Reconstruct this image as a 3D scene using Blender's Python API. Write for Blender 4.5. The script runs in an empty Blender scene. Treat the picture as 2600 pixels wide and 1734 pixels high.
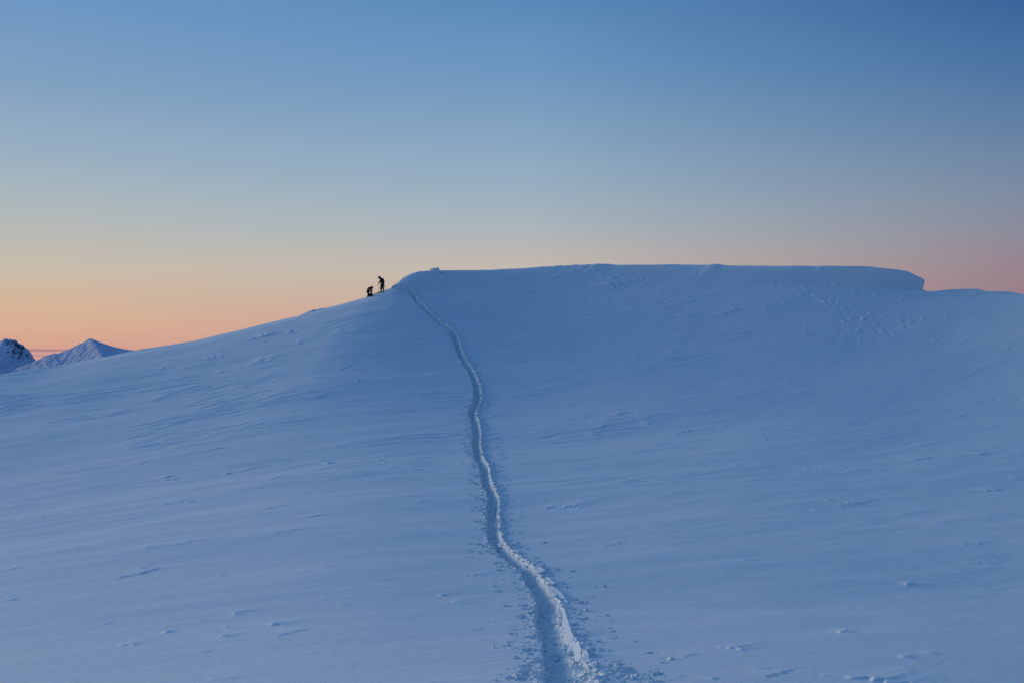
import bpy, math, random
import numpy as np
random.seed(7)
scene = bpy.context.scene
col = scene.collection

# ------------------------------------------------------------------ camera
FPX = 2528.0                       # focal length in pixels of the 2600 px wide photograph (35 mm lens)
TILT = math.atan(63.0 / FPX)
cam_d = bpy.data.cameras.new('camera')
cam_d.lens = 35.0
cam_d.sensor_width = 36.0
cam_d.clip_start = 0.1
cam_d.clip_end = 30000
cam = bpy.data.objects.new('camera', cam_d)
col.objects.link(cam)
cam.location = (0, 0, 0)
cam.rotation_euler = (math.pi / 2 + TILT, 0, 0)
scene.camera = cam

# ------------------------------------------------------------------ colour management
scene.view_settings.view_transform = 'Standard'
scene.view_settings.look = 'None'
scene.view_settings.gamma = 1.0
scene.view_settings.exposure = 0.0
scene.view_settings.use_curve_mapping = False


def lin(c):
    c = c / 255.0
    return c / 12.92 if c <= 0.04045 else ((c + 0.055) / 1.055) ** 2.4


def rgb(t, k=1.0):
    return (lin(t[0]) * k, lin(t[1]) * k, lin(t[2]) * k, 1.0)


def N(nt, kind, **kw):
    n = nt.nodes.new(kind)
    for k, v in kw.items():
        setattr(n, k, v)
    return n


def math_node(nt, op, a, b=None, c=None, clamp=False):
    n = N(nt, 'ShaderNodeMath', operation=op)
    n.use_clamp = clamp
    for i, v in enumerate((a, b, c)):
        if v is None:
            continue
        if isinstance(v, (int, float)):
            n.inputs[i].default_value = v
        else:
            nt.links.new(v, n.inputs[i])
    return n.outputs[0]


# ------------------------------------------------------------------ world: twilight sky by direction
world = bpy.data.worlds.new('World')
scene.world = world
world.use_nodes = True
nt = world.node_tree
nt.nodes.clear()
tc = N(nt, 'ShaderNodeTexCoord')
sep = N(nt, 'ShaderNodeSeparateXYZ')
nt.links.new(tc.outputs['Generated'], sep.inputs[0])
elev = math_node(nt, 'ARCSINE', sep.outputs[2])
azim = math_node(nt, 'ARCTAN2', sep.outputs[0], sep.outputs[1])
E0, E1 = -12.0, 90.0
pos = math_node(nt, 'MULTIPLY_ADD', elev, 180 / math.pi / (E1 - E0), -E0 / (E1 - E0), clamp=True)


def sky_ramp(stops, k=1.0):
    r = N(nt, 'ShaderNodeValToRGB')
    cr = r.color_ramp
    cr.interpolation = 'LINEAR'
    while len(cr.elements) > 1:
        cr.elements.remove(cr.elements[-1])
    for i, (e, c) in enumerate(sorted(stops)):
        p = (e - E0) / (E1 - E0)
        el = cr.elements[0] if i == 0 else cr.elements.new(p)
        el.position = p
        el.color = rgb(c, k)
    nt.links.new(pos, r.inputs[0])
    return r.outputs[0]


def ey(y, u):                       # photo row -> elevation in degrees, for the column with tangent u
    v = (867.0 - y) / FPX
    d = np.array([u, math.cos(TILT) - v * math.sin(TILT), math.sin(TILT) + v * math.cos(TILT)])
    return math.degrees(math.asin(d[2] / np.linalg.norm(d)))


def col_stops(u, table, tail):
    return [(ey(y, u), c) for y, c in table] + tail


r_left = sky_ramp(col_stops(-.463, [(0, (108, 150, 194)), (100, (119, 155, 195)), (200, (128, 160, 193)), (300, (141, 168, 194)),
    (400, (154, 176, 193)), (500, (170, 183, 189)), (600, (186, 186, 181)), (680, (200, 188, 171)), (750, (210, 183, 157)),
    (820, (218, 176, 148)), (900, (214, 158, 142))], [(-3, (196, 138, 136)), (-9, (110, 110, 140)), (30, (84, 132, 186)), (55, (70, 116, 176)), (90, (99, 129, 170))]))
r_mid = sky_ramp(col_stops(0, [(0, (88, 137, 184)), (100, (102, 146, 189)), (200, (112, 152, 192)), (300, (128, 161, 192)),
    (400, (141, 169, 193)), (500, (156, 176, 191)), (580, (171, 181, 187)), (640, (185, 183, 179)), (690, (197, 184, 173)), (800, (200, 165, 155)),
    (900, (196, 150, 148))], [(-3, (160, 130, 145)), (-9, (90, 105, 145)), (30, (76, 126, 182)), (55, (66, 112, 174)), (90, (99, 129, 170))]))
r_right = sky_ramp(col_stops(.463, [(0, (57, 100, 154)), (100, (66, 110, 160)), (200, (79, 118, 163)), (300, (94, 126, 164)),
    (400, (110, 135, 164)), (500, (126, 140, 162)), (600, (141, 140, 154)), (680, (152, 133, 143)), (740, (155, 128, 138)), (850, (140, 118, 140))],
    [(-3, (100, 105, 140)), (-9, (70, 90, 135)), (30, (54, 100, 158)), (55, (56, 102, 162)), (90, (99, 129, 170))]))
GLOW_K = 1.4
r_glow = sky_ramp([(-9, (120, 105, 120)), (-3, (205, 135, 110)), (0, (250, 170, 120)), (4, (250, 205, 150)), (9, (235, 222, 190)), (15, (200, 210, 210)),
    (24, (150, 180, 205)), (40, (96, 140, 186)), (60, (62, 100, 148)), (90, (46, 80, 130))], GLOW_K)
r_back = sky_ramp([(-9, (34, 58, 108)), (0, (38, 66, 122)), (4, (42, 72, 130)), (8, (46, 78, 136)), (15, (50, 88, 146)),
    (30, (54, 104, 160)), (60, (80, 118, 166)), (90, (99, 129, 170))], 1.05)


def az_mix(a, b, a0, a1):
    mr = N(nt, 'ShaderNodeMapRange', interpolation_type='SMOOTHSTEP')
    nt.links.new(azim, mr.inputs[0])
    mr.inputs[1].default_value = math.radians(a0)
    mr.inputs[2].default_value = math.radians(a1)
    m = N(nt, 'ShaderNodeMix', data_type='RGBA')
    nt.links.new(mr.outputs[0], m.inputs[0])
    nt.links.new(a, m.inputs[6])
    nt.links.new(b, m.inputs[7])
    return m.outputs[2]


def az_mix_lin(a, b, a0, a1):
    mr = N(nt, 'ShaderNodeMapRange')
    nt.links.new(azim, mr.inputs[0])
    mr.inputs[1].default_value = math.radians(a0)
    mr.inputs[2].default_value = math.radians(a1)
    m = N(nt, 'ShaderNodeMix', data_type='RGBA')
    nt.links.new(mr.outputs[0], m.inputs[0])
    nt.links.new(a, m.inputs[6])
    nt.links.new(b, m.inputs[7])
    return m.outputs[2]


s = az_mix(r_back, r_glow, -165, -85)
s = az_mix(s, r_left, -75, -30)
s = az_mix_lin(s, r_mid, -25, 1)
s = az_mix_lin(s, r_right, 1, 27)
s = az_mix(s, r_back, 30, 110)
# thin mauve cloud streaks low over the horizon
mp = N(nt, 'ShaderNodeCombineXYZ')
nt.links.new(math_node(nt, 'MULTIPLY', azim, 9.0), mp.inputs[0])
nt.links.new(math_node(nt, 'MULTIPLY', elev, 420.0), mp.inputs[1])
cn = N(nt, 'ShaderNodeTexNoise')
cn.inputs['Scale'].default_value = 1.0
cn.inputs['Detail'].default_value = 4.0
nt.links.new(mp.outputs[0], cn.inputs['Vector'])
cr_ = N(nt, 'ShaderNodeMapRange', interpolation_type='SMOOTHSTEP')
nt.links.new(cn.outputs[0], cr_.inputs[0])
cr_.inputs[1].default_value = .44
cr_.inputs[2].default_value = .56


def band(lo, lo2, hi2, hi):
    a = N(nt, 'ShaderNodeMapRange', interpolation_type='SMOOTHSTEP')
    nt.links.new(elev, a.inputs[0])
    a.inputs[1].default_value = math.radians(lo)
    a.inputs[2].default_value = math.radians(lo2)
    b = N(nt, 'ShaderNodeMapRange', interpolation_type='SMOOTHSTEP')
    nt.links.new(elev, b.inputs[0])
    b.inputs[1].default_value = math.radians(hi)
    b.inputs[2].default_value = math.radians(hi2)
    return math_node(nt, 'MULTIPLY', a.outputs[0], b.outputs[0])


u0 = -.465
bands = math_node(nt, 'MAXIMUM', math_node(nt, 'MULTIPLY', band(ey(895, u0), ey(892, u0), ey(888, u0), ey(885.5, u0)), .85),
                  math_node(nt, 'MULTIPLY', band(ey(906, u0), ey(903, u0), ey(900, u0), ey(898, u0)), .6))
bands = math_node(nt, 'MULTIPLY', bands, math_node(nt, 'MULTIPLY_ADD', cr_.outputs[0], .45, .55))
lim = N(nt, 'ShaderNodeMapRange', interpolation_type='SMOOTHSTEP')
nt.links.new(azim, lim.inputs[0])
lim.inputs[1].default_value = math.radians(-18)
lim.inputs[2].default_value = math.radians(-24.3)
bands = math_node(nt, 'MULTIPLY', bands, lim.outputs[0])
cm = N(nt, 'ShaderNodeMix', data_type='RGBA')
nt.links.new(bands, cm.inputs[0])
nt.links.new(s, cm.inputs[6])
cm.inputs[7].default_value = rgb((150, 120, 142))
bg = N(nt, 'ShaderNodeBackground')
bg.inputs[1].default_value = 1.0
nt.links.new(cm.outputs[2], bg.inputs[0])
wo = N(nt, 'ShaderNodeOutputWorld')
nt.links.new(bg.outputs[0], wo.inputs[0])

# ------------------------------------------------------------------ sun: the broad after-glow low on the left
SUN_AZ, SUN_EL = math.radians(-67), math.radians(13)
sd = bpy.data.lights.new('sun', 'SUN')
sd.energy = 1.15
sd.angle = math.radians(26)
sd.color = (1.0, .78, .60)
sun = bpy.data.objects.new('sun', sd)
col.objects.link(sun)
from mathutils import Vector, Matrix
sdir = Vector((math.sin(SUN_AZ) * math.cos(SUN_EL), math.cos(SUN_AZ) * math.cos(SUN_EL), math.sin(SUN_EL)))
sun.rotation_euler = sdir.to_track_quat('Z', 'Y').to_euler()


# ------------------------------------------------------------------ helpers
def tag(o, label=None, cat=None, group=None, kind=None):
    if label: o['label'] = label
    if cat: o['category'] = cat
    if group: o['group'] = group
    if kind: o['kind'] = kind
    return o


def pchip(xk, yk):
    xk = np.array(xk, float)
    yk = np.array(yk, float)
    h = np.diff(xk)
    d = np.diff(yk) / h
    m = np.zeros(len(xk))
    for i in range(1, len(xk) - 1):
        if d[i - 1] * d[i] > 0:
            w1 = 2 * h[i] + h[i - 1]
            w2 = h[i] + 2 * h[i - 1]
            m[i] = (w1 + w2) / (w1 / d[i - 1] + w2 / d[i])
    m[0] = d[0]
    m[-1] = d[-1]

    def f(x):
        x = np.clip(x, xk[0], xk[-1])
        i = np.clip(np.searchsorted(xk, x) - 1, 0, len(h) - 1)
        t = (x - xk[i]) / h[i]
        return ((1 + 2 * t) * (1 - t) ** 2 * yk[i] + t * (1 - t) ** 2 * h[i] * m[i]
                + t * t * (3 - 2 * t) * yk[i + 1] + t * t * (t - 1) * h[i] * m[i + 1])
    return f


def sm(x, a, b):
    t = np.clip((x - a) / (b - a), 0, 1)
    return t * t * (3 - 2 * t)


def _h(ix, iy, seed):
    h = (ix.astype(np.int64) * 374761393 + iy.astype(np.int64) * 668265263 + seed * 1442695041) & 0xffffffff
    h = ((h ^ (h >> 13)) * 1274126177) & 0xffffffff
    h = h ^ (h >> 16)
    return (h & 0xffff).astype(np.float32) / 65535.0


def noise(x, y, seed=0):             # gradient noise, about -1..1
    fx = np.floor(x)
    fy = np.floor(y)
    ix = fx.astype(np.int64)
    iy = fy.astype(np.int64)
    dx = (x - fx).astype(np.float32)
    dy = (y - fy).astype(np.float32)
    sx = dx * dx * dx * (dx * (dx * 6 - 15) + 10)
    sy = dy * dy * dy * (dy * (dy * 6 - 15) + 10)

    def g(jx, jy):
        a = _h(ix + jx, iy + jy, seed) * 6.2831853
        return np.cos(a) * (dx - jx) + np.sin(a) * (dy - jy)
    a = g(0, 0) * (1 - sx) + g(1, 0) * sx
    b = g(0, 1) * (1 - sx) + g(1, 1) * sx
    return (a * (1 - sy) + b * sy) * 1.5


def fbm(x, y, seed, octv=3, gain=.5):
    t = 0
    a = 1.0
    for o in range(octv):
        t = t + a * noise(x * 2 ** o, y * 2 ** o, seed + o * 17)
        a *= gain
    return t


def pix_uv(px, py):                  # photo pixel -> (x/y, z/y) of its ray
    a = (np.asarray(px, float) - 1300.0) / FPX
    b = (867.0 - np.asarray(py, float)) / FPX
    dy = math.cos(TILT) - b * math.sin(TILT)
    dz = math.sin(TILT) + b * math.cos(TILT)
    return a / dy, dz / dy


# ------------------------------------------------------------------ the hill as a height function of polar position
def th_of(px, py=800):
    u, v = pix_uv(px, py)
    return np.arctan(u)


def w_of(px, py):
    u, v = pix_uv(px, py)
    return v * np.cos(np.arctan(u))


base_pts = [(0, 951), (166, 927), (365, 888), (498, 863), (663, 825), (774, 798), (863, 775), (934, 755), (966, 745), (1001, 735.5), (1080, 719),
            (1200, 705), (1350, 696), (1526, 692), (1800, 693), (2000, 703), (2200, 722), (2342, 740), (2400, 745), (2600, 749)]
line_pts = [(0, 951), (60, 943), (166, 927), (270, 908), (365, 888), (430, 876), (498, 863), (590, 842), (663, 824), (740, 807), (770, 801), (782, 794), (800, 791),
            (863, 775), (934, 754.5), (950, 749), (966, 742.5), (980, 736), (1001, 730), (1012, 722), (1023, 710), (1034, 700), (1050, 692.5), (1068, 687.5),
            (1106, 685), (1160, 684.5), (1216, 683.5), (1300, 681), (1415, 675.5), (1470, 674.5), (1510, 673), (1526, 671.5), (1545, 672.5), (1570, 675),
            (1700, 674.5), (1798, 673.5), (1812, 671), (1826, 671), (1840, 673.5), (1990, 675.5), (2100, 677.5), (2205, 680), (2218, 679.5), (2235, 682.5),
            (2278, 686), (2295, 688.7), (2310, 693), (2320, 697.5), (2328, 702), (2333, 706), (2337, 710.5), (2340.2, 716), (2340.8, 735), (2352, 740), (2367, 744), (2400, 744.5), (2440, 742.5),
            (2466, 735.5), (2482, 736), (2500, 740.5), (2560, 742), (2600, 748)]
D2R = math.pi / 180
bt = [(-180 * D2R, -.12), (-90 * D2R, -.10), (-45 * D2R, -.065)] + [(float(th_of(p, q)), float(w_of(p, q))) for p, q in base_pts] + \
     [(45 * D2R, .045), (90 * D2R, -.03), (180 * D2R, -.12)]
f_base = pchip([a for a, b in bt], [b for a, b in bt])


def smoothed(f, sig):
    x = np.linspace(-math.pi, math.pi, 6001)
    y = f(x)
    k = np.arange(-700, 701) * (x[1] - x[0])
    g = np.exp(-.5 * (k / sig) ** 2)
    g /= g.sum()
    ys = np.convolve(np.pad(y, 700, mode='wrap'), g, mode='valid')
    return lambda q: np.interp(q, x, ys)


f_broad = smoothed(f_base, .11)
lt = [(float(th_of(p, q)), float(w_of(p, q))) for p, q in line_pts]
lt_x = np.array([a for a, b in lt])
lt_y = np.array([b for a, b in lt])
RC = [(-180 * D2R, 120), (-90 * D2R, 100)] + [(float(th_of(p)), r) for p, r in
     [(-200, 104), (0, 106), (600, 111), (900, 114.5), (1000, 116), (1100, 124), (1400, 132), (2000, 139), (2320, 143), (2400, 147), (2600, 148)]] + \
     [(60 * D2R, 140), (180 * D2R, 120)]
f_rc = smoothed(pchip([a for a, b in RC], [b for a, b in RC]), .07)
f_G = pchip([0, .12, .207, .345, .517, .69, .862, .94, .985, 1.0, 1.01], [0, 0, .058, .234, .412, .584, .795, .925, .99, 1.0, 1.0])

WIND = math.radians(34)
CW, SW = math.cos(WIND), math.sin(WIND)


def base_z(th, r):
    rc = f_rc(th)
    t = r / rc
    near = np.maximum(1 - t, 0)
    right = sm(th, .2, .34)
    ths = th + (.45 * np.minimum(near, .3) + 3.6 * right * np.minimum(near, .03)) * (1 - sm(th, .40, 1.2))
    k0 = .958 + .026 * right + .012 * (1 - sm(th, -.14, -.11))
    broad = f_broad(th)
    thb = th + .45 * np.minimum(near, .3) * (1 - sm(th, .40, 1.2))
    ws = broad + (f_base(thb) - broad) * sm(t, .5, 1.0)
    rr = np.maximum(r, .3)
    w0 = -1.7 / rr - .196
    g = f_G(np.minimum(t, 1.0))
    z_in = rr * (w0 * (1 - g) + ws * g)
    d = np.maximum(r - rc, 0)
    drop = .55 * (np.sqrt(d * d + 14.0 ** 2) - 14.0)
    z_out = ws * np.minimum(r, rc + 60 * (1 - np.exp(-d / 60))) - 520 * np.tanh(drop / 520)
    z = np.where(t <= 1, z_in, z_out)
    # wind-built drift that crowns the crest: rises out of the slope just below the skyline
    lift = np.interp(ths, lt_x, lt_y, left=0, right=0) - f_base(ths)
    lift = np.where((ths > lt_x[0]) & (ths < lt_x[-1]), lift, 0)
    z = z + rc * lift * sm((t - k0) / (.998 - k0), 0, 1) * (1 - sm(t, 1.03, 1.12))
    return z


# wind-cut steps and small drifts: photo positions of the ones that show, laid on the hill below
def Z7(a): return [(a[i] / 2.351, 1300 + a[i + 1] / 2.351) for i in (0, 2)]
def Z8(a): return [(1800 + a[i] / 2.939, 1100 + a[i + 1] / 2.939) for i in (0, 2)]
def Z5(a): return [(400 + a[i] / 2.8, 740 + a[i + 1] / 2.8) for i in (0, 2)]
def Z6(a): return [(1200 + a[i] / 2.612, 650 + a[i + 1] / 2.612) for i in (0, 2)]
def Z9(a): return [(1500 + a[i] / 2.137, 1300 + a[i + 1] / 2.137) for i in (0, 2)]


steps = []   # (p0, p1, height, kind)  kind 0: step facing the viewer, 1: bright windward nose then tail
for a, h in [((95, 50, 370, 18), .035), ((60, 185, 260, 150), .02), ((330, 250, 520, 220), .035), ((0, 355, 165, 320), .045), ((600, 300, 750, 280), .03),
             ((690, 385, 1040, 305), .06), ((840, 240, 1400, 150), .03), ((1620, 140, 1880, 90), .03), ((1820, 35, 1980, 5), .04), ((10, 530, 150, 500), .05),
             ((190, 475, 315, 455), .03), ((1310, 370, 1355, 360), .05), ((1350, 485, 1405, 478), .03), ((600, 665, 700, 650), .03), ((1630, 755, 1870, 680), .035),
             ((1790, 520, 1950, 530), .03), ((2035, 555, 2110, 545), .04), ((1210, 840, 1280, 815), .03), ((1230, 1010, 1480, 990), .04), ((1400, 590, 1640, 575), .03),
             ((1900, 350, 2060, 305), .02), ((1770, 375, 1860, 350), .02), ((100, 275, 190, 260), .015), ((360, 265, 560, 230), .015), ((640, 690, 690, 685), .015)]:
    steps.append((Z7(a), h, 0))
for a, h in [((780, 785, 900, 725), .05), ((990, 710, 1090, 692), .07), ((1330, 742, 1480, 708), .06), ((1650, 668, 1880, 618), .07), ((1400, 600, 1560, 560), .05), ((1200, 640, 1240, 625), .05),
             ((845, 325, 900, 310), .06), ((1340, 680, 1420, 672), .04), ((870, 225, 1080, 180), .035)]:
    steps.append((Z7(a), h, 1))
for a, h in [((1520, 210, 1720, 185), .05), ((1970, 170, 2130, 160), .06), ((400, 540, 450, 535), .04), ((900, 835, 1040, 820), .03), ((970, 550, 1300, 480), .03), ((2060, 428, 2210, 415), .06),
             ((1190, 670, 1400, 650), .02), ((1880, 835, 2200, 810), .03), ((580, 42, 720, 10), .02), ((940, 240, 1100, 215), .02), ((1860, 972, 2351, 935), .025), ((1560, 540, 1650, 520), .02),
             ((60, 440, 140, 420), .015), ((240, 365, 640, 300), .012)]:
    steps.append((Z8(a), h, 0))
for a, h in [((195, 238, 295, 230), .06), ((720, 260, 760, 256), .05), ((845, 252, 890, 248), .06), ((1250, 276, 1380, 266), .04), ((890, 500, 960, 488), .06), ((790, 572, 950, 556), .05),
             ((1050, 522, 1165, 505), .06), ((1300, 480, 1820, 440), .03), ((250, 965, 370, 950), .03), ((1480, 1110, 1720, 1100), .08), ((1700, 680, 1980, 625), .03), ((2070, 600, 2230, 595), .03),
             ((1940, 122, 2000, 120), .04), ((2220, 205, 2340, 200), .04), ((1520, 715, 1560, 710), .03), ((415, 55, 445, 48), .05), ((1350, 472, 1370, 470), .04)]:
    steps.append((Z8(a), h, 1))
for a, h in [((700, 330, 870, 300), .10), ((930, 295, 975, 282), .10), ((640, 345, 700, 335), .08), ((1060, 155, 1200, 125), .10), ((330, 490, 520, 460), .06), ((10, 485, 160, 500), .05),
             ((640, 530, 760, 510), .05), ((0, 1330, 140, 1300), .06), ((20, 1340, 180, 1320), .05), ((480, 1290, 540, 1280), .06), ((200, 1500, 280, 1488), .06), ((780, 1340, 930, 1300), .04),
             ((10, 1520, 250, 1480), .04), ((700, 1560, 1050, 1495), .03), ((1830, 1505, 1960, 1485), .03), ((220, 1420, 320, 1395), .03), ((1200, 1215, 1280, 1198), .08), ((990, 375, 1030, 370), .08),
             ((1260, 300, 1330, 290), .07), ((1380, 290, 1480, 280), .07), ((1080, 620, 1230, 600), .04), ((1290, 555, 1390, 520), .05), ((1350, 555, 1500, 540), .04), ((770, 640, 900, 632), .04),
             ((1600, 145, 1700, 130), .06), ((400, 590, 520, 565), .03), ((560, 690, 640, 680), .03), ((660, 510, 900, 500), .05), ((20, 560, 60, 540), .05), ((1110, 760, 1250, 715), .03)]:
    steps.append((Z5(a), h, 0))
for a, h in [((1420, 635, 1450, 632), .12), ((440, 582, 480, 572), .05), ((1570, 1185, 1640, 1180), .05), ((1610, 1205, 1640, 1200), .06), ((1030, 442, 1070, 440), .08)]:
    steps.append((Z5(a), h, 1))
for a, h in [((950, 1058, 1050, 1035), .08), ((1310, 640, 1380, 622), .08), ((780, 212, 1200, 150), .10), ((870, 208, 940, 200), .10), ((920, 215, 1010, 198), .10), ((160, 718, 400, 680), .04),
             ((820, 448, 960, 434), .04), ((660, 410, 980, 372), .04), ((30, 415, 200, 405), .05), ((90, 275, 330, 240), .05), ((350, 242, 420, 236), .08), ((1700, 525, 1900, 488), .05),
             ((1640, 395, 1800, 345), .07), ((1100, 615, 1300, 595), .03), ((1260, 870, 1420, 850), .03), ((1360, 1172, 1480, 1140), .05), ((1480, 1150, 1620, 1135), .05), ((620, 920, 650, 915), .05),
             ((1270, 965, 1295, 962), .05), ((1060, 680, 1110, 680), .06), ((1150, 685, 1200, 680), .07), ((1240, 680, 1290, 675), .06), ((1310, 680, 1420, 665), .05), ((2100, 865, 2150, 858), .05),
             ((1860, 920, 1980, 903), .03), ((1660, 0, 1661, 0), .0), ((0, 550, 70, 545), .06), ((2200, 520, 2250, 512), .05), ((1440, 1050, 1560, 1030), .02), ((1980, 1050, 2200, 1030), .02)]:
    steps.append((Z6(a), h, 0))
for a, h in [((1095, 1042, 1160, 1032), .07), ((1490, 910, 1570, 900), .08), ((720, 1072, 790, 1062), .06), ((720, 920, 770, 912), .06), ((625, 988, 690, 982), .06), ((1145, 958, 1200, 956), .05),
             ((1560, 1022, 1640, 1010), .05), ((1935, 815, 1985, 820), .10), ((1990, 822, 2050, 826), .07), ((1640, 1135, 1720, 1122), .08), ((1845, 918, 1880, 912), .05), ((2180, 912, 2290, 898), .06),
             ((2090, 818, 2120, 812), .05), ((710, 378, 730, 376), .06), ((810, 1113, 830, 1111), .04), ((1650, 1090, 1700, 1085), .0),
             ((1955, 325, 1980, 322), .12), ((2010, 330, 2035, 330), .12), ((2085, 330, 2120, 345), .12), ((1940, 365, 1960, 365), .1), ((2100, 275, 2130, 272), .09), ((2170, 262, 2200, 262), .09)]:
    steps.append((Z6(a), h, 1))
for a, h in [((950, 905, 1120, 850), .06), ((900, 858, 1010, 850), .03), ((480, 795, 600, 770), .04), ((470, 370, 495, 367), .03), ((655, 910, 685, 906), .05), ((2010, 190, 2200, 170), .03), ((60, 195, 240, 150), .03)]:
    steps.append((Z9(a), h, 0))
for a, h in [((800, 748, 930, 700), .06), ((1350, 655, 1450, 630), .07), ((1700, 800, 1760, 780), .06), ((1840, 780, 1880, 770), .05), ((1600, 925, 1900, 820), .07), ((1710, 385, 1780, 380), .05)]:
    steps.append((Z9(a), h, 1))
steps.append((((1382, 1288), (1428, 1275)), .05, 0))
steps.append((((1450, 1284), (1548, 1256)), .07, 1))
steps.append((((1208, 1466), (1262, 1452)), .04, 1))
steps.append((((1120, 1512), (1160, 1506)), .05, 1))
steps.append((((1160, 1530), (1220, 1510)), .05, 1))


def base_steep_r(px, py, n=3000):     # where the ray through a photo pixel meets the smooth hill
    u, v = pix_uv(px, py)
    th = math.atan(float(u))
    w = float(v) * math.cos(th)
    rc = float(f_rc(np.array([th]))[0])
    rr = np.linspace(6, rc, n)
    ww = base_z(np.full(n, th), rr) / rr
    i = int(np.argmax(ww >= w)) if (ww >= w).any() else n - 1
    r = rr[i]
    if i > 0 and ww[i] > ww[i - 1]:
        r = rr[i - 1] + (w - ww[i - 1]) / (ww[i] - ww[i - 1]) * (rr[i] - rr[i - 1])
    return th, float(r)


def ground_xy(px, py):
    th, r = base_steep_r(px, py)
    return np.array([r * math.sin(th), r * math.cos(th)])


STEP = []
for (pa, pb), h, k in steps:
    if h <= 0: continue
    A = ground_xy(*pa)
    B = ground_xy(*pb)
    STEP.append((A, B, h * (.9 + float(np.linalg.norm(A)) / 90), k))

# the boot track, from the viewer's feet up to the shoulder on the skyline
track_px = [(1436, 1900), (1434, 1800), (1430, 1734), (1428, 1700), (1421, 1665), (1411, 1632), (1399, 1604), (1392, 1577), (1389, 1549), (1390, 1527), (1374, 1503), (1356, 1483),
            (1338, 1455), (1306, 1427), (1281, 1405), (1264, 1383), (1253, 1355), (1251, 1328), (1250, 1300), (1253, 1270), (1247, 1255), (1237, 1230), (1231, 1205),
            (1229, 1187), (1217, 1167), (1212, 1145), (1208.5, 1124), (1209, 1101), (1205, 1072), (1199, 1055), (1201, 1038), (1211, 1018), (1211, 990), (1201, 957),
            (1186, 929), (1168, 900), (1161, 880), (1156, 862), (1148, 845), (1130, 832), (1110, 815), (1092, 798), (1076, 783), (1062, 770), (1052, 757), (1050, 748), (1043, 741), (1030, 736), (1013, 732.5), (1000, 731.5)]
tp = [np.array([.55, -6.0]), np.array([.5, 1.0])] + [ground_xy(x, y) for x, y in track_px]
# smooth spline through them
P = np.array(tp)
seg = np.linalg.norm(np.diff(P, axis=0), axis=1)
L = np.concatenate([[0], np.cumsum(seg)])
ls = np.arange(0, L[-1], .25)


def catmull(L, V, x):
    i = np.clip(np.searchsorted(L, x) - 1, 0, len(L) - 2)
    m = np.zeros(len(L))
    m[1:-1] = (V[2:] - V[:-2]) / (L[2:] - L[:-2])
    h = L[i + 1] - L[i]
    t = (x - L[i]) / h
    return ((1 + 2 * t) * (1 - t) ** 2 * V[i] + t * (1 - t) ** 2 * h * m[i] + t * t * (3 - 2 * t) * V[i + 1] + t * t * (t - 1) * h * m[i + 1])


TX = catmull(L, P[:, 0], ls)
TY = catmull(L, P[:, 1], ls)
TX += .02 * noise(ls * .9, ls * 0 + 3.3, 5) * (TY > 5)
TL = np.concatenate([[0], np.cumsum(np.hypot(np.diff(TX), np.diff(TY)))])
print('track length', TL[-1], 'first', TX[:3], TY[:3], 'end', TX[-1], TY[-1])


def track_coords(x, y):               # signed distance to the track (right positive) and length along it
    S = np.full(x.shape, 9.0, np.float32)
    Lg = np.zeros(x.shape, np.float32)
    order = np.argsort(y, kind='stable')
    ys = y[order]
    best = np.full(x.shape, 81.0, np.float32)
    for i in range(len(TX) - 1):
        ax, ay, bx, by = TX[i], TY[i], TX[i + 1], TY[i + 1]
        lo = np.searchsorted(ys, min(ay, by) - 2.2)
        hi = np.searchsorted(ys, max(ay, by) + 2.2)
        if hi <= lo: continue
        idx = order[lo:hi]
        xx = x[idx]
        near = np.abs(xx - (ax + bx) / 2) < 2.6
        idx = idx[near]
        if len(idx) == 0: continue
        dx, dy = bx - ax, by - ay
        ln2 = dx * dx + dy * dy
        px = x[idx] - ax
        py = y[idx] - ay
        t = np.clip((px * dx + py * dy) / ln2, 0, 1)
        qx = px - t * dx
        qy = py - t * dy
        d2 = qx * qx + qy * qy
        b = d2 < best[idx]
        ii = idx[b]
        best[ii] = d2[b]
        cr = (dx * qy - dy * qx)[b]
        S[ii] = np.where(cr > 0, -1, 1) * np.sqrt(d2[b])
        Lg[ii] = TL[i] + t[b] * math.sqrt(ln2)
    return S, Lg


rng = np.random.RandomState(4)
PITS = [(ground_xy(1496, 1712), .20, .22, .34), (ground_xy(1445, 1680), .13, .10, .09)]


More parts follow.
